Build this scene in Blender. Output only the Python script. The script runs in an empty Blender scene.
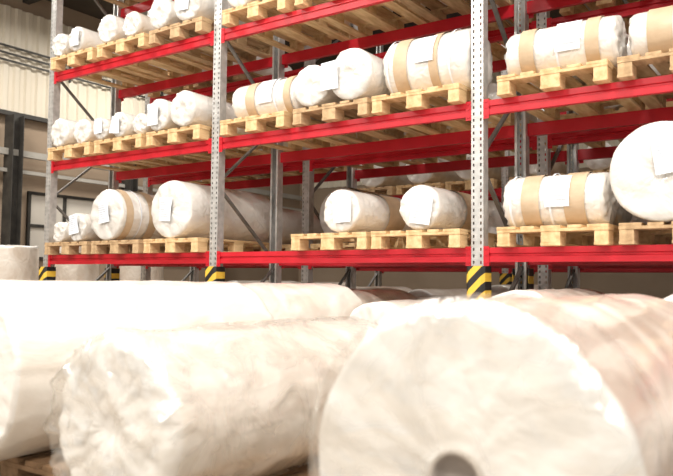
import bpy, bmesh, math, random
from mathutils import Vector, Matrix, noise
random.seed(7)
H = 0.95
scene = bpy.context.scene
COL = scene.collection

# ---------------------------------------------------------------- materials
def newmat(name):
    m = bpy.data.materials.new(name); m.use_nodes = True
    nt = m.node_tree
    return m, nt, nt.nodes["Principled BSDF"], nt.nodes["Material Output"]

def N(nt, t, **kw):
    n = nt.nodes.new(t)
    for k, v in kw.items():
        if hasattr(n, k): setattr(n, k, v)
        else: n.inputs[k].default_value = v
    return n

def varmat(name, c1, c2, scale=4, rough=.5, metal=0, bump=.1, stretch=(1,1,1), bscale=20, coat=0, spec=.5):
    m, nt, p, o = newmat(name)
    tc = N(nt, 'ShaderNodeTexCoord'); mp = N(nt, 'ShaderNodeMapping'); mp.inputs['Scale'].default_value = stretch
    nt.links.new(tc.outputs['Object'], mp.inputs['Vector'])
    n = N(nt, 'ShaderNodeTexNoise'); n.inputs['Scale'].default_value = scale; n.inputs['Detail'].default_value = 5
    nt.links.new(mp.outputs[0], n.inputs['Vector'])
    r = N(nt, 'ShaderNodeValToRGB'); r.color_ramp.elements[0].position = .35; r.color_ramp.elements[1].position = .65
    r.color_ramp.elements[0].color = (*c1, 1); r.color_ramp.elements[1].color = (*c2, 1)
    nt.links.new(n.outputs['Fac'], r.inputs[0]); nt.links.new(r.outputs[0], p.inputs['Base Color'])
    n2 = N(nt, 'ShaderNodeTexNoise'); n2.inputs['Scale'].default_value = bscale; n2.inputs['Detail'].default_value = 4
    nt.links.new(mp.outputs[0], n2.inputs['Vector'])
    b = N(nt, 'ShaderNodeBump'); b.inputs['Strength'].default_value = bump; b.inputs['Distance'].default_value = .02
    nt.links.new(n2.outputs['Fac'], b.inputs['Height']); nt.links.new(b.outputs[0], p.inputs['Normal'])
    p.inputs['Roughness'].default_value = rough; p.inputs['Metallic'].default_value = metal
    p.inputs['Coat Weight'].default_value = coat; p.inputs['Specular IOR Level'].default_value = spec
    return m

def filmmat(name, c1, c2, cr=.25, bstr=.5, rough=.32, cscale=9):
    m, nt, p, o = newmat(name)
    tc = N(nt, 'ShaderNodeTexCoord')
    n = N(nt, 'ShaderNodeTexNoise'); n.inputs['Scale'].default_value = 2.2; n.inputs['Detail'].default_value = 6; n.inputs['Distortion'].default_value = 1.2
    nt.links.new(tc.outputs['Object'], n.inputs['Vector'])
    r = N(nt, 'ShaderNodeValToRGB'); r.color_ramp.elements[0].position = .3; r.color_ramp.elements[1].position = .62
    r.color_ramp.elements[0].color = (*c1, 1); r.color_ramp.elements[1].color = (*c2, 1)
    nt.links.new(n.outputs['Fac'], r.inputs[0]); nt.links.new(r.outputs[0], p.inputs['Base Color'])
    wn = N(nt, 'ShaderNodeTexNoise'); wn.inputs['Scale'].default_value = 5; wn.inputs['Detail'].default_value = 3
    nt.links.new(tc.outputs['Object'], wn.inputs['Vector'])
    mix = N(nt, 'ShaderNodeMixRGB'); mix.blend_type = 'ADD'; mix.inputs[0].default_value = .35
    nt.links.new(tc.outputs['Object'], mix.inputs[1]); nt.links.new(wn.outputs['Color'], mix.inputs[2])
    v = N(nt, 'ShaderNodeTexVoronoi'); v.feature = 'DISTANCE_TO_EDGE'; v.inputs['Scale'].default_value = cscale
    nt.links.new(mix.outputs[0], v.inputs['Vector'])
    b1 = N(nt, 'ShaderNodeBump'); b1.inputs['Strength'].default_value = bstr; b1.inputs['Distance'].default_value = .03
    nt.links.new(n.outputs['Fac'], b1.inputs['Height'])
    b2 = N(nt, 'ShaderNodeBump'); b2.inputs['Strength'].default_value = cr; b2.inputs['Distance'].default_value = .02
    nt.links.new(v.outputs['Distance'], b2.inputs['Height']); nt.links.new(b1.outputs[0], b2.inputs['Normal'])
    nt.links.new(b2.outputs[0], p.inputs['Normal'])
    p.inputs['Roughness'].default_value = rough
    p.inputs['Coat Weight'].default_value = .7; p.inputs['Coat Roughness'].default_value = .12
    return m

M = {}
M['film'] = filmmat('film_white', (.72,.68,.63), (.85,.83,.80), cr=.5, bstr=.7)
M['film2'] = filmmat('film_milky', (.60,.50,.41), (.79,.73,.66), cr=.55, bstr=.7)
M['filmfg'] = filmmat('film_front', (.64,.58,.51), (.81,.78,.73), cr=.2, bstr=.6, rough=.32, cscale=4)
M['filmtan'] = filmmat('film_front_tan', (.46,.35,.28), (.72,.63,.56), cr=.2, bstr=.6, rough=.3, cscale=4)
M['cap'] = filmmat('film_end_face', (.64,.61,.57), (.81,.79,.76), cr=.4, bstr=.8, rough=.36, cscale=6)
M['core'] = varmat('core_cardboard', (.40,.36,.32), (.52,.47,.42), 30, .8)
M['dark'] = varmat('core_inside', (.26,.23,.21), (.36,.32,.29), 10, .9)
M['kraft'] = varmat('kraft_paper', (.50,.37,.24), (.60,.46,.32), 5, .55, bump=.3, bscale=12)
M['paper'] = varmat('label_paper', (.80,.85,.93), (.86,.90,.97), 8, .6)
M['ink'] = varmat('label_ink', (.48,.51,.56), (.60,.63,.68), 60, .7)
M['wood'] = varmat('pallet_wood', (.56,.36,.17), (.78,.56,.31), 7, .75, bump=.25, stretch=(3,.6,3), bscale=40)
M['wood2'] = varmat('pallet_wood_aged', (.40,.26,.14), (.60,.42,.24), 7, .8, bump=.25, stretch=(3,.6,3), bscale=40)
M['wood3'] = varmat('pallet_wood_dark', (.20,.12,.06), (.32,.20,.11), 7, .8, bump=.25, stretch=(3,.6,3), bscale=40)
M['red'] = varmat('beam_red_paint', (.50,.008,.018), (.60,.014,.030), 3, .35, bump=.03)
M['galv'] = varmat('galvanised_steel', (.48,.48,.47), (.64,.63,.62), 14, .42, metal=.55, bump=.05)
M['galvd'] = varmat('steel_brace', (.16,.155,.15), (.24,.23,.22), 10, .5, metal=.5)
M['steel'] = varmat('dark_steel', (.03,.027,.024), (.055,.05,.042), 6, .6)
M['floor'] = varmat('concrete', (.24,.20,.16), (.32,.27,.22), 1.2, .55, bump=.1)
M['clad'] = varmat('cladding_cream', (.74,.67,.54), (.80,.73,.61), 1, .6, bump=.02)
M['wall'] = varmat('wall_beige', (.32,.24,.17), (.38,.29,.21), .8, .85, bump=.1)
M['ceil'] = varmat('ceiling_dark', (.05,.037,.026), (.07,.055,.04), 1, .9)
M['pipe'] = varmat('pipe_grey', (.35,.33,.30), (.42,.40,.36), 3, .5)
M['glass'] = varmat('window_pane', (.62,.58,.52), (.74,.70,.63), 1, .15)

def stripes():
    m, nt, p, o = newmat('hazard_stripes')
    tc = N(nt, 'ShaderNodeTexCoord'); sx = N(nt, 'ShaderNodeSeparateXYZ'); nt.links.new(tc.outputs['Object'], sx.inputs[0])
    a = N(nt, 'ShaderNodeMath', operation='SUBTRACT'); nt.links.new(sx.outputs[0], a.inputs[0]); nt.links.new(sx.outputs[2], a.inputs[1])
    b = N(nt, 'ShaderNodeMath', operation='MULTIPLY'); b.inputs[1].default_value = 7.5; nt.links.new(a.outputs[0], b.inputs[0])
    c = N(nt, 'ShaderNodeMath', operation='FRACT'); nt.links.new(b.outputs[0], c.inputs[0])
    d = N(nt, 'ShaderNodeMath', operation='GREATER_THAN'); d.inputs[1].default_value = .5; nt.links.new(c.outputs[0], d.inputs[0])
    x = N(nt, 'ShaderNodeMixRGB'); x.inputs[1].default_value = (.80,.52,.06,1); x.inputs[2].default_value = (.015,.015,.015,1)
    nt.links.new(d.outputs[0], x.inputs[0]); nt.links.new(x.outputs[0], p.inputs['Base Color']); p.inputs['Roughness'].default_value = .45
    return m
M['stripe'] = stripes()

def clearfilm():
    m, nt, p, o = newmat('clear_wrap_film')
    nt.nodes.remove(p)
    tr = N(nt, 'ShaderNodeBsdfTransparent'); tr.inputs[0].default_value = (.975,.975,.97,1)
    gl = N(nt, 'ShaderNodeBsdfGlossy'); gl.inputs['Color'].default_value = (.96,.96,.95,1); gl.inputs['Roughness'].default_value = .30
    tc = N(nt, 'ShaderNodeTexCoord')
    n = N(nt, 'ShaderNodeTexNoise'); n.inputs['Scale'].default_value = 4; n.inputs['Detail'].default_value = 3; n.inputs['Distortion'].default_value = .8
    nt.links.new(tc.outputs['Object'], n.inputs['Vector'])
    a = N(nt, 'ShaderNodeMath', operation='SUBTRACT'); a.inputs[1].default_value = .5; nt.links.new(n.outputs['Fac'], a.inputs[0])
    ab = N(nt, 'ShaderNodeMath', operation='ABSOLUTE'); nt.links.new(a.outputs[0], ab.inputs[0])
    mu = N(nt, 'ShaderNodeMath', operation='MULTIPLY'); mu.inputs[1].default_value = 4; nt.links.new(ab.outputs[0], mu.inputs[0]); mu.use_clamp = True
    b = N(nt, 'ShaderNodeBump'); b.inputs['Strength'].default_value = .35; b.inputs['Distance'].default_value = .03; b.invert = True
    nt.links.new(mu.outputs[0], b.inputs['Height']); nt.links.new(b.outputs[0], gl.inputs['Normal'])
    r = N(nt, 'ShaderNodeValToRGB'); r.color_ramp.elements[0].position = .0; r.color_ramp.elements[0].color = (.34,.34,.34,1)
    r.color_ramp.elements[1].position = .5; r.color_ramp.elements[1].color = (.14,.14,.14,1)
    nt.links.new(mu.outputs[0], r.inputs[0])
    mx = N(nt, 'ShaderNodeMixShader'); nt.links.new(r.outputs[0], mx.inputs[0])
    nt.links.new(tr.outputs[0], mx.inputs[1]); nt.links.new(gl.outputs[0], mx.inputs[2]); nt.links.new(mx.outputs[0], o.inputs[0])
    return m
M['clear'] = clearfilm()

# ---------------------------------------------------------------- helpers
def obj(name, mesh, loc=(0,0,0), rot=(0,0,0), parent=None):
    o = bpy.data.objects.new(name, mesh); COL.objects.link(o)
    o.location = loc; o.rotation_euler = rot
    if parent: o.parent = parent
    return o

def empty(name, loc=(0,0,0)):
    e = bpy.data.objects.new(name, None); COL.objects.link(e); e.location = loc; e.empty_display_size = .2
    return e

def addbox(bm, x0,x1,y0,y1,z0,z1, mi=0):
    vs = [bm.verts.new(p) for p in ((x0,y0,z0),(x1,y0,z0),(x1,y1,z0),(x0,y1,z0),(x0,y0,z1),(x1,y0,z1),(x1,y1,z1),(x0,y1,z1))]
    for f in ((0,3,2,1),(4,5,6,7),(0,1,5,4),(1,2,6,5),(2,3,7,6),(3,0,4,7)):
        fc = bm.faces.new([vs[i] for i in f]); fc.material_index = mi

def mesh_from(bm, name, mats, smooth=False):
    me = bpy.data.meshes.new(name); bm.to_mesh(me); bm.free()
    for k in mats: me.materials.append(M[k])
    if smooth:
        for p in me.polygons: p.use_smooth = True
    return me

def bar(bm, a, b, w, t=None, mi=0):
    a = Vector(a); b = Vector(b); d = (b-a); L = d.length; d.normalize()
    t = t or w
    up = Vector((0,0,1)) if abs(d.z) < .9 else Vector((1,0,0))
    s = d.cross(up).normalized(); u = s.cross(d).normalized()
    vs = []
    for e in (a, b):
        for i, j in ((-1,-1),(1,-1),(1,1),(-1,1)):
            vs.append(bm.verts.new(e + s*i*w/2 + u*j*t/2))
    for f in ((0,1,2,3),(7,6,5,4),(0,4,5,1),(1,5,6,2),(2,6,7,3),(3,7,4,0)):
        bm.faces.new([vs[i] for i in f]).material_index = mi

# ---------------------------------------------------------------- pallet
def pallet_mesh(nm, w, l, wood, seed):
    rnd = random.Random(seed)
    bm = bmesh.new()
    e = .003
    bws = [(-w/2, -w/2+.1), (-.0725, .0725), (w/2-.1, w/2)]
    for a, b in bws: addbox(bm, a, b, -l/2, l/2, 0, .022)
    for a, b in bws:
        for yc in (-l/2+.0725, 0, l/2-.0725):
            addbox(bm, a+e, b-e, yc-.0725+e, yc+.0725-e, .022, .100)
    for yc in (-l/2+.0725, 0, l/2-.0725):
        addbox(bm, -w/2, w/2, yc-.0725, yc+.0725, .100, .122)
    xs = [-w/2+.0725, -w/4+.03, 0, w/4-.03, w/2-.0725]
    for i, xc in enumerate(xs):
        bw = .0725 if i % 2 == 0 else .05
        d = rnd.uniform(-.004, .004)
        addbox(bm, xc-bw, xc+bw, -l/2+d, l/2+d, .122, .144)
    bmesh.ops.bevel(bm, geom=bm.edges[:], offset=.002, segments=1, affect='EDGES')
    return mesh_from(bm, nm, [wood])
PM = [pallet_mesh('pallet_a', .8, 1.2, 'wood', 1), pallet_mesh('pallet_b', .8, 1.2, 'wood2', 2), pallet_mesh('pallet_c', .8, 1.2, 'wood', 3)]
PN = pallet_mesh('pallet_narrow', .6, 1.2, 'wood2', 4)
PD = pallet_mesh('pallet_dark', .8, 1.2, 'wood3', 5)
def pallet(x, y, z, me=None):
    o = obj('wooden_pallet', me or random.choice(PM), (x, y, z), (0,0,random.uniform(-.006,.006) if z > .5 else 0))
    return o

# ---------------------------------------------------------------- rolls
def ridge(v): return (1-min(1, abs(noise.noise(v))*2.2))**2
def roll_mesh(nm, r, L, seg, rings, seed, amp, wrapped, mats, rc=.045, famp=.01, rec=.14):
    off = Vector((seed*3.17, seed*1.31, seed*7.7))
    hl = L/2
    if wrapped:
        half = [(.004,.012,0,0),(rc*.55,.010,0,.6),(rc*.9,.003,0,.7),(rc*1.25,-.006,0,1)]
    else:
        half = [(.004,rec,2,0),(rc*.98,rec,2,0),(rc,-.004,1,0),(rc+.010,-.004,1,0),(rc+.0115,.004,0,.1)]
    k = 10 if seg > 80 else 5
    st = half[-1][0]
    for i in range(1, k+1):
        t = i/k; rr = st + (r*.93-st)*t
        half.append((rr, (-.006 if wrapped else .002) + .010*t*t, 0, 1))
    half += [(r*.965,.011,0,.7),(r*.985,.020,0,.5),(r*.996,.032,3,.2),(r,.05,3,0)]
    prof = [(a, -hl+b, c, d) for a, b, c, d in half]
    for i in range(1, rings):
        prof.append((r, -hl+.05+(L-.10)*i/rings, 3, 0))
    prof += [(a, hl-b, c, d) for a, b, c, d in reversed(half)]
    bm = bmesh.new(); R = []
    n = len(prof)
    for i, (a, y, c, d) in enumerate(prof):
        sgn = -1 if i < n/2 else 1
        ring = []
        for s in range(seg):
            th = 2*math.pi*s/seg; cx, cz = math.cos(th), math.sin(th)
            dr = 0; dy = 0
            q = a/r
            if a > rc*1.2:
                p = Vector((cx*r*5, y*2.5, cz*r*5)) + off
                dr = amp*noise.noise(p)*q + amp*.5*noise.noise(p*3.1)*q
                if seg > 80: dr += amp*.9*(ridge(Vector((cx*r*4, y*1.6+cx, cz*r*4))+off)-.3)*q
                if d > 0:
                    pl = noise.noise(Vector((cx*q*3.2, cz*q*3.2, 0)) + off) + .45*noise.noise(Vector((cx*(q*4+3), cz*(q*4+3), q*2)) + off) + .3*noise.noise(Vector((cx*q*9, cz*q*9, 4)) + off)
                    dy = sgn*famp*d*pl*(.45+.55*q)
                if cz < -.9: dr = min(dr, 0)
            rr = min(a + dr, r + amp) if cz > -.9 else min(a+dr, r)
            ring.append(bm.verts.new((cx*rr, y+dy, cz*rr)))
        R.append(ring)
    for i in range(n-1):
        mi = prof[i][2] if i < n/2 else prof[i+1][2]
        for s in range(seg):
            f = bm.faces.new((R[i][s], R[i+1][s], R[i+1][(s+1) % seg], R[i][(s+1) % seg])); f.material_index = mi; f.smooth = True
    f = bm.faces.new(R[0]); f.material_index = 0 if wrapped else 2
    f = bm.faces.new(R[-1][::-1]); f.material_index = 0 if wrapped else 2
    bmesh.ops.recalc_face_normals(bm, faces=bm.faces)
    return mesh_from(bm, nm, mats)

def patch(r, y0, y1, t0, t1, name, mat, nseg=24, ny=2, off=.0, wav=0, ink=False, seed=0):
    bm = bmesh.new()
    def grid(rr, ya, yb, ta, tb, mi, n, m):
        g = []
        for j in range(m+1):
            row = []
            y = ya+(yb-ya)*j/m
            for i in range(n+1):
                t = math.radians(ta+(tb-ta)*i/n)
                w = wav*noise.noise(Vector((t*3, y*6, seed*2.3)))
                row.append(bm.verts.new(((rr+w)*math.cos(t), y, (rr+w)*math.sin(t))))
            g.append(row)
        for j in range(m):
            for i in range(n):
                f = bm.faces.new((g[j][i], g[j][i+1], g[j+1][i+1], g[j+1][i])); f.material_index = mi; f.smooth = True
    grid(r+off, y0, y1, t0, t1, 0, nseg, ny)
    if ink:
        rnd = random.Random(seed)
        for k in range(7):
            f = .1+.8*k/7; a = t0+(t1-t0)*f; h = (t1-t0)*.03
            grid(r+off+.0025, y0+(y1-y0)*.1, y0+(y1-y0)*rnd.uniform(.5,.9), a, a+h, 1, 3, 1)
    return mesh_from(bm, name, [mat, 'ink'])

def flat_label(w, h, seed):
    bm = bmesh.new(); rnd = random.Random(seed)
    n = 8; g = []
    for j in range(n+1):
        row = []
        for i in range(5):
            x = -w/2+w*i/4; z = -h/2+h*j/n
            row.append(bm.verts.new((x, -.004-.008*math.sin(j/n*3.1+seed)*math.cos(i*.8), z)))
        g.append(row)
    for j in range(n):
        for i in range(4): bm.faces.new((g[j][i], g[j][i+1], g[j+1][i+1], g[j+1][i])).smooth = True
    for k in range(8):
        z = h/2-h*.1-k*h*.1; x1 = -w*.4+w*rnd.uniform(.4,.8)
        v = [bm.verts.new(p) for p in ((-w*.4,-.014,z),(x1,-.014,z),(x1,-.014,z-h*.03),(-w*.4,-.014,z-h*.03))]
        bm.faces.new(v).material_index = 1
    return mesh_from(bm, 'label', ['paper','ink'])

cnt = [0]
def roll(x, y, zbot, r, L, axis='Y', film='film', kraft=(), label=None, wrapped=True, seg=56, rings=16, amp=.006, rc=.045, famp=.024, name='plastic_film_roll', strap=(), rec=.14, lpos=None):
    cnt[0] += 1; sd = cnt[0]
    me = roll_mesh('roll', r, L, seg, rings, sd, amp, wrapped, ['cap','core','dark',film], rc=rc, famp=famp, rec=rec)
    rot = {'Y':(0,0,0), 'X':(0,0,math.pi/2), 'Z':(math.pi/2,0,0)}[axis]
    z = zbot + (r if axis != 'Z' else L/2)
    o = obj(name, me, (x, y, z), rot)
    for i, (a, b) in enumerate(kraft):
        obj('kraft_band_%d' % (i+1), patch(r, -L/2+a*L, -L/2+b*L, -70, 250, 'kraft', 'kraft', 40, 3, amp+.004, .004, seed=sd+i), parent=o)
    for i, a in enumerate(strap):
        obj('strap_%d' % (i+1), patch(r, -L/2+a*L, -L/2+a*L+.015, -70, 250, 'strap', 'paper', 40, 1, amp+.008), parent=o)
    if label == 'face':
        lw = min(.18, r*1.0)
        lp = lpos or (random.uniform(-.04,.04), random.uniform(-.1,.25)*r)
        obj('paper_label', flat_label(lw, lw*1.35, sd), (lp[0], -L/2-.028, lp[1]), (0, random.uniform(-.2,.2), 0), parent=o)
    elif label == 'side':
        c = random.uniform(-.08,.05)
        da = math.degrees(.24/r)
        obj('paper_label', patch(r, c-.09, c+.09, 150-da*.35, 150+da*.65, 'label', 'paper', 14, 3, amp+.011, .002, True, sd), parent=o)
    return o

def loose_film(parent, r, L, seed, depth=.4, a0=.016, a1=.016):
    bm = bmesh.new(); seg = 160
    prof = []
    hl = L/2; nb = max(14, int(depth/.03))
    for i in range(nb):
        t = i/(nb-1.0)
        prof.append((r+.010, -hl+depth*(1-t), a1+(a0-a1)*t))
    for i in range(1, 5): prof.append((r+.010-.01*i, -hl-.006*i-.005, a0))
    for i in range(1, 16): prof.append(((r-.032)*(1-i/16.0)+.05*(i/16.0), -hl-.035+.012*i/16, a0))
    R = []
    for a, y, am in prof:
        ring = []
        for s in range(seg):
            th = 2*math.pi*s/seg; c, sn = math.cos(th), math.sin(th)
            q = a/r
            w = .9*ridge(Vector((c*q*2, sn*q*2, y*2.2+seed*3.3)))+.3*ridge(Vector((c*q*4.5, sn*q*4.5, y*4+seed)))
            rr = a + am*w*q; yy = y
            if y < -hl: yy = y - 1.2*am*w
            if sn < -.85: rr = min(rr, r+.001)
            ring.append(bm.verts.new((c*rr, yy, sn*rr)))
        R.append(ring)
    for i in range(len(prof)-1):
        for s in range(seg):
            bm.faces.new((R[i][s], R[i+1][s], R[i+1][(s+1) % seg], R[i][(s+1) % seg])).smooth = True
    obj('clear_wrap', mesh_from(bm, 'clear_wrap', ['clear']), parent=parent)

# ---------------------------------------------------------------- racks
LEV = [H+.195, H+1.325, H+2.42, H+3.52]
TOP = H+4.5
def upright_mesh():
    bm = bmesh.new(); w = .05; g = .013; z = 0
    addbox(bm, -w, -.036, -.003, 0, 0, TOP); addbox(bm, -.036+g, .036-g, -.003, 0, 0, TOP); addbox(bm, .036, w, -.003, 0, 0, TOP)
    while z < TOP:
        for sx in (-1, 1):
            a, b = (-.036, -.036+g) if sx < 0 else (.036-g, .036)
            addbox(bm, a, b, -.003, 0, z, min(z+.026, TOP))
        z += .05
    for s in (-1, 1):
        addbox(bm, min(s*w, s*(w-.003)), max(s*w, s*(w-.003)), 0, .085, 0, TOP)
        addbox(bm, min(s*w, s*.028), max(s*w, s*.028), .085, .088, 0, TOP)
    addbox(bm, -.07, .07, -.03, .11, 0, .008)
    return mesh_from(bm, 'upright', ['galv'])
UP = upright_mesh()

def beam_mesh(L):
    bm = bmesh.new()
    pr = [(0,-.055),(0,-.012),(.012,-.006),(.012,.006),(0,.012),(0,.055),(.045,.055),(.045,-.055)]
    a = [bm.verts.new((-L/2, y, z)) for y, z in pr]; b = [bm.verts.new((L/2, y, z)) for y, z in pr]
    n = len(pr)
    for i in range(n): bm.faces.new((a[i], a[(i+1) % n], b[(i+1) % n], b[i]))
    bm.faces.new(a[::-1]); bm.faces.new(b)
    for s in (-1, 1):
        x0, x1 = sorted((s*L/2, s*(L/2-.045)))
        addbox(bm, x0, x1, -.006, .0, -.085, .065)
        for zz in (-.06, 0, .045):
            addbox(bm, (x0+x1)/2-.010, (x0+x1)/2+.010, -.011, -.006, zz-.006, zz+.006)
    bmesh.ops.recalc_face_normals(bm, faces=bm.faces)
    return mesh_from(bm, 'beam', ['red'])
BAY = 2.792
BM = beam_mesh(BAY-.102)

def guard_mesh(h=1.06):
    bm = bmesh.new()
    pr = [(-.075,.10),(-.075,-.02),(-.050,-.045),(.050,-.045),(.075,-.02),(.075,.10),(.067,.10),(.067,-.017),(.047,-.037),(-.047,-.037),(-.067,-.017),(-.067,.10)]
    a = [bm.verts.new((x, y, 0)) for x, y in pr]; b = [bm.verts.new((x, y, h)) for x, y in pr]
    n = len(pr)
    for i in range(n): bm.faces.new((a[i], a[(i+1) % n], b[(i+1) % n], b[i]))
    bm.faces.new(a[::-1]); bm.faces.new(b)
    bmesh.ops.recalc_face_normals(bm, faces=bm.faces)
    return mesh_from(bm, 'guard', ['stripe'])
GM = guard_mesh()

def rack(x0, nb, yf, dep=1.0, guards=(), bguards=(), levels=4):
    e = empty('pallet_rack', (x0, yf, 0))
    for i in range(nb+1):
        x = i*BAY
        obj('upright_front_%d' % i, UP, (x, 0, 0), parent=e)
        obj('upright_back_%d' % i, UP, (x, dep, 0), (0,0,math.pi), parent=e)
        bm = bmesh.new(); z = .35; k = 0
        bar(bm, (x, .06, .2), (x, dep-.06, .2), .04, .025)
        while z+.75 < TOP:
            a, b = (.06, dep-.06) if k % 2 == 0 else (dep-.06, .06)
            bar(bm, (x, a, z), (x, b, z+.72), .035, .022)
            z += .78; k += 1
        bar(bm, (x, .06, TOP-.15), (x, dep-.06, TOP-.15), .04, .025)
        o = obj('frame_bracing_%d' % i, mesh_from(bm, 'bracing', ['galvd']), parent=e)
        if i in guards: obj('column_guard_%d' % i, GM, (x, -.01, 0), parent=e)
        if i in bguards: obj('column_guard_back_%d' % i, GM, (x, dep+.01, 0), (0,0,math.pi), parent=e)
    for b in range(nb):
        xc = (b+.5)*BAY
        for l in range(levels):
            obj('beam_front_%d_%d' % (b, l), BM, (xc, 0, LEV[l]), parent=e)
            obj('beam_back_%d_%d' % (b, l), BM, (xc, dep, LEV[l]), (0,0,math.pi), parent=e)
    return e
X1, X2, X3 = -7.842, -5.05, -2.258
YF = 5.13
rack(X1, 4, YF, guards=(0,1,2,3,4), bguards=(0,2,3))
rack(X1, 4, 6.62)
rack(X1+1.0, 5, 10.2, guards=(1,2,3,4))

PT = .055+.144
def on(l): return LEV[l]+PT+.001
YP = YF+.5
def P(l, x, y=YP): return pallet(x, y, LEV[l]+.056)

C = [-7.33, -6.45, -5.57, -4.5, -3.6, -2.76, -1.66, -.80, .10]
# ---- level 1
for x in C: 
    if x != -4.5: P(0, x)
z = on(0)
roll(-7.50, YP, z, .12, 1.15, label=None)
roll(-7.13, YP, z, .165, 1.2, label='face')
roll(-6.60, YP, z, .285, 1.2, kraft=((.04,.12),(.3,.40)), label='face', strap=(.2,), lpos=(0,.03))
roll(-5.61, YP+.1, z, .30, 1.35, label='face', lpos=(-.03,.0))
roll(-3.50, YP-.05, z, .19, 1.0, kraft=((.5,.8),), label='face', film='film')
roll(-2.74, YP-.05, z, .185, 1.0, kraft=((.5,.8),), label='face', film='film')
roll(-1.68, YF+.17, z, .195, .74, axis='X', kraft=((.18,.38),(.62,.80)), label='side', strap=(.5,.9))
roll(-1.68, YF+.62, z, .19, .74, axis='X', film='film2')
roll(-.93, YP-.02, z, .33, 1.2, label='face', rc=.05, lpos=(.05,.1))
roll(.12, YP, z, .3, 1.2)
# ---- level 2
for x in C: P(1, x)
z = on(1)
roll(-7.52, YP, z, .17, 1.2, label=None)
roll(-7.15, YP, z, .15, 1.1, film='film2')
roll(-6.74, YP, z, .125, 1.2, film='film2', label='face')
roll(-6.43, YP, z, .14, 1.2, label='face')
roll(-6.14, YP, z, .12, 1.1, film='film2')
roll(-5.80, YP-.03, z, .17, 1.15, label='face')
roll(-5.40, YP-.03, z, .185, 1.2)
roll(-4.42, YF+.15, z, .185, .80, axis='X', kraft=((.08,.18),(.62,.76)), label='side', strap=(.3,))
roll(-4.42, YF+.60, z, .18, .80, axis='X', film='film2')
roll(-3.81, YP-.05, z, .19, 1.1)
roll(-3.37, YP-.05, z, .225, 1.15, kraft=((.5,.8),), label='face', lpos=(-.19,.0))
roll(-2.72, YF+.24, z, .26, .78, axis='X', kraft=((.34,.44),(.70,.86)), label='side', strap=(.2,.92))
roll(-1.62, YF+.14, z, .185, .80, axis='X', kraft=((.14,.26),(.72,.86)), label='side', strap=(.5,))
roll(-1.62, YF+.60, z, .185, .80, axis='X')
roll(-.74, YF+.14, z, .175, .80, axis='X', kraft=((.15,.3),(.65,.85)), label='side')
roll(.12, YP, z, .2, 1.2)
# ---- level 3
for x in C: P(2, x)
z = on(2)
roll(-7.57, YP, z, .14, 1.2, film='film')
roll(-7.25, YP, z, .15, 1.2, label='face')
roll(-6.68, YP, z, .165, 1.2, kraft=((.5,.9),))
roll(-6.27, YP, z, .14, 1.2, film='film2')
roll(-5.82, YP, z, .17, 1.2)
roll(-5.40, YP, z, .20, 1.2, label='face')
for x in (-4.7,-4.3,-3.8,-3.4,-2.95,-2.55): roll(x, YP, z, .17+.02*random.random(), 1.15, film=random.choice(['film','film2']))
roll(-1.6, YP, z, .25, 1.1); roll(-.8, YP, z, .25, 1.1)
# ---- level 4
for x in C: P(3, x)
z = on(3)
for x in C[:-1]: roll(x, YP, z, .25+.05*random.random(), 1.15)
# ---- rear rack loads
YR = 6.62+.5
for l in range(3):
    for i, x in enumerate(C):
        if l > 0 and random.random() < .25: continue
        P(l, x, YR)
        r = random.uniform(.18,.29)
        if (l, i) == (0, 3): r = .31
        if random.random() < .5 and r < .24 and i != 3:
            rr = min(r, .19)
            roll(x-.2, YR, on(l), rr, 1.1, film='film2', seg=40); roll(x+.2, YR, on(l), rr*.9, 1.1, film='film', seg=40)
        else:
            roll(x, YR, on(l), r, 1.15, film='film2' if i % 2 else 'film', kraft=((.1,.5),) if i % 3 == 0 else (), seg=40)
# ---- third rack loads
for l in range(3):
    for i in range(13):
        if random.random() < .3: continue
        b, s = divmod(i, 3)
        x = X1+1.0+b*BAY+.5+s*.88
        if b > 4: continue
        P(l, x, 10.7); roll(x, 10.7, on(l), random.uniform(.2,.33), 1.15, film='film2', seg=32, rings=8)

# ---------------------------------------------------------------- floor rolls
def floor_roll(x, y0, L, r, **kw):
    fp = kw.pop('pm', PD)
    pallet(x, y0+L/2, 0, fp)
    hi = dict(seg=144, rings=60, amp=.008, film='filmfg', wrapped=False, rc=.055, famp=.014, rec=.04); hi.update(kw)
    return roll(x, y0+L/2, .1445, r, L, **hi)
A = floor_roll(-3.06, 1.62, 1.66, .392)
B = floor_roll(-1.99, 1.56, 1.54, .302, amp=.010, famp=.024, wrapped=True); loose_film(B, .302, 1.54, 2, 1.46, .020, .010)
D = floor_roll(-.675, 1.42, 1.62, .380, amp=.005, famp=.014, film='filmtan', rec=.02); loose_film(D, .380, 1.62, 5, .30, .006, .004)
E = floor_roll(-.45, 3.42, 1.5, .392)
F = floor_roll(-3.48, 3.36, 1.6, .385)
G = floor_roll(-1.60, 4.20, 1.5, .375, film='film2')
Cc = floor_roll(-2.70, 4.38, 1.3, .325, pm=PN, wrapped=True)
floor_roll(-4.35, 3.0, 1.5, .37)
floor_roll(-5.4, 2.9, 1.5, .38)
floor_roll(.45, 3.4, 1.5, .37)
for x in (-7.3,-6.4,-5.6,-4.5,-3.6,-.75,.1):
    pallet(x, 5.68, 0); roll(x, 5.68, .1445, random.uniform(.28,.37), 1.15, film='film2')
for x in C:
    pallet(x, YR, 0); roll(x, YR, .1445, random.uniform(.28,.37), 1.15, film='film2', seg=40)
for i in range(9):
    x = -8.5+i*1.05
    pallet(x, 8.7, 0); roll(x, 8.7, .1445, random.uniform(.3,.385), 1.5, film='film2', seg=40)
for (x, y, r, L) in ((-10.2,6.1,.38,1.25),(-11.1,6.6,.40,1.15),(-10.3,7.3,.36,1.35),(-11.2,7.8,.4,1.3),(-10.0,8.4,.38,1.3)):
    pallet(x, y, 0); roll(x, y, .1445, r, L, axis='Z', film='film2')

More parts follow.
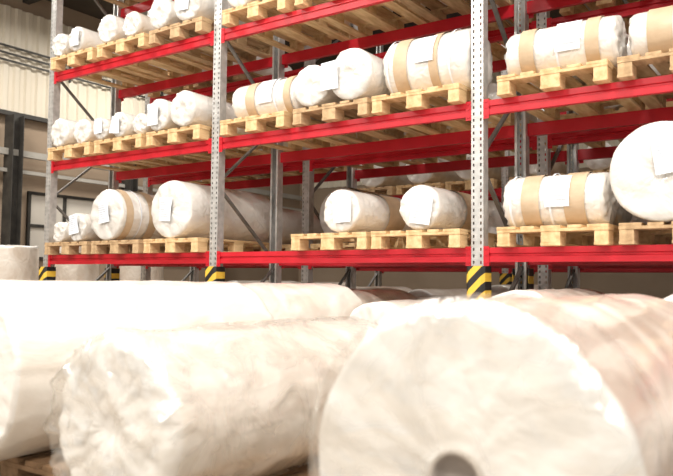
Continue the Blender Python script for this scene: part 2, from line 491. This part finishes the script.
# ---------------------------------------------------------------- building shell
def plane_box(name, x0,x1,y0,y1,z0,z1, mat):
    bm = bmesh.new(); addbox(bm, x0,x1,y0,y1,z0,z1)
    return obj(name, mesh_from(bm, name, [mat]))
XL, YB, ZC = -13.2, 17.0, 6.6
plane_box('floor', XL-.2, 9, -6, YB+.2, -.2, 0, 'floor')
plane_box('ceiling', XL-.2, 9, -6, YB+.2, ZC, ZC+.2, 'ceil')
plane_box('wall_left', XL-.2, XL, -6, YB, 0, ZC, 'wall')
plane_box('wall_back', XL-.2, 9, YB, YB+.2, 0, ZC, 'wall')
def cladding(name, n0, n1, z0, z1, fn):
    bm = bmesh.new(); pitch = .24; pts = []
    s = n0
    while s < n1:
        pts += [(s, 0), (s+.09, 0), (s+.12, .04), (s+.21, .04)]; s += pitch
    lo = [bm.verts.new(fn(a, d, z0)) for a, d in pts]; hi = [bm.verts.new(fn(a, d, z1)) for a, d in pts]
    for i in range(len(pts)-1): bm.faces.new((lo[i], lo[i+1], hi[i+1], hi[i]))
    return obj(name, mesh_from(bm, name, ['clad']))
cladding('trim_1', -6, YB-.05, 4.15, 6.2, lambda a, d, z: (XL+.02+d, a, z))
cladding('trim_2', XL+.1, 9, 3.6, 6.3, lambda a, d, z: (a, YB-.02-d, z))
bm = bmesh.new()
for zz in (5.10, 5.24, 5.38): bar(bm, (XL+.14, -5, zz), (XL+.14, YB-.2, zz), .035)
for yy in (4, 6.5, 9, 11.5, 14): bar(bm, (XL+.08, yy, 5.0), (XL+.08, yy, 5.48), .04)
bar(bm, (XL+.12, -5, 4.08), (XL+.12, YB-.2, 4.08), .10, .08)
obj('wall_conduits', mesh_from(bm, 'conduits', ['steel']))
bm = bmesh.new()
bar(bm, (XL+.3, -5, 3.3), (XL+.3, YB-.2, 3.3), .12); bar(bm, (XL+.3, -5, 2.95), (XL+.3, YB-.2, 2.95), .07)
obj('wall_pipes', mesh_from(bm, 'pipes', ['pipe']))
for i, y in enumerate((2.2, 5.0, 7.65, 10.4, 13.2)):
    bm = bmesh.new(); x = XL+.35
    addbox(bm, x-.15, x+.15, y-.11, y-.095, 0, 4.0); addbox(bm, x-.15, x+.15, y+.095, y+.11, 0, 4.0); addbox(bm, x-.006, x+.006, y-.095, y+.095, 0, 4.0)
    obj('steel_column', mesh_from(bm, 'column', ['steel']))
for i, y in enumerate((6.4, 9.0, 11.8)):
    bm = bmesh.new()
    addbox(bm, XL+.005, XL+.02, y-.8, y+.8, 1.3, 2.6, 1)
    for a in (-.8, 0, .8): addbox(bm, XL, XL+.06, y+a-.03, y+a+.03, 1.3, 2.6)
    for zz in (1.3, 1.95, 2.6): addbox(bm, XL, XL+.055, y-.83, y+.83, zz-.03, zz+.03)
    obj('window_%d' % (i+1), mesh_from(bm, 'window', ['steel','glass']))
for i, y in enumerate((8.0, 10.8, 13.6)):
    bm = bmesh.new()
    bar(bm, (XL, y, ZC-.12), (9, y, ZC-.12), .14, .2)
    obj('roof_beam', mesh_from(bm, 'roof_beam', ['steel']))

# ---------------------------------------------------------------- lamps
def lamp(x, y, z, power, sx, sy, col=(1,.95,.87)):
    bm = bmesh.new()
    addbox(bm, -sx/2-.05, sx/2+.05, -sy/2-.05, sy/2+.05, .03, .12)
    for s in (-1, 1): bar(bm, (s*sx*.3, 0, .12), (s*sx*.3, 0, ZC-z), .02)
    h = obj('ceiling_lamp', mesh_from(bm, 'lamp_housing', ['pipe']), (x, y, z))
    l = bpy.data.lights.new('lamp_light', 'AREA'); l.shape = 'RECTANGLE'; l.size = sx; l.size_y = sy; l.energy = power; l.color = col
    o = bpy.data.objects.new('lamp_light', l); COL.objects.link(o); o.parent = h; o.location = (0,0,.02)
    return h
for x in (-8, -4.2, -.5, 3.2):
    lamp(x, -1.6, 5.9, 230, 1.2, .5)
    lamp(x, 2.9, 5.9, 110, 1.2, .5)
for x in (-9, -4, 1):
    lamp(x, 8.9, 6.1, 45, 1.2, .5)
lamp(-11.0, 5.0, 5.9, 110, .6, 2)  # unseen lamp, added to put more light on the left wall
lamp(-11.0, 10.0, 5.9, 110, .6, 2)  # second unseen lamp added to brighten the left wall

w = bpy.data.worlds.new('world'); scene.world = w; w.use_nodes = True
bg = w.node_tree.nodes['Background']; bg.inputs[0].default_value = (1,.95,.88,1); bg.inputs[1].default_value = .52

# ---------------------------------------------------------------- camera
Zw = Vector((134, 12644, -720)).normalized()
d = Vector((-1036, -30, -720)); d = (d - Zw*d.dot(Zw)).normalized()
Xw = -d; Yw = Zw.cross(Xw)
R = Matrix((Xw, Yw, Zw)).to_4x4()
cam = bpy.data.cameras.new('camera'); co = bpy.data.objects.new('camera', cam); COL.objects.link(co)
co.matrix_world = Matrix.Translation((0,0,H)) @ R
cam.sensor_width = 36; cam.lens = 36*720/673
cam.dof.use_dof = True; cam.dof.focus_distance = 6.6; cam.dof.aperture_fstop = 2.6
scene.camera = co
scene.view_settings.view_transform = 'Standard'
scene.view_settings.exposure = 0.66
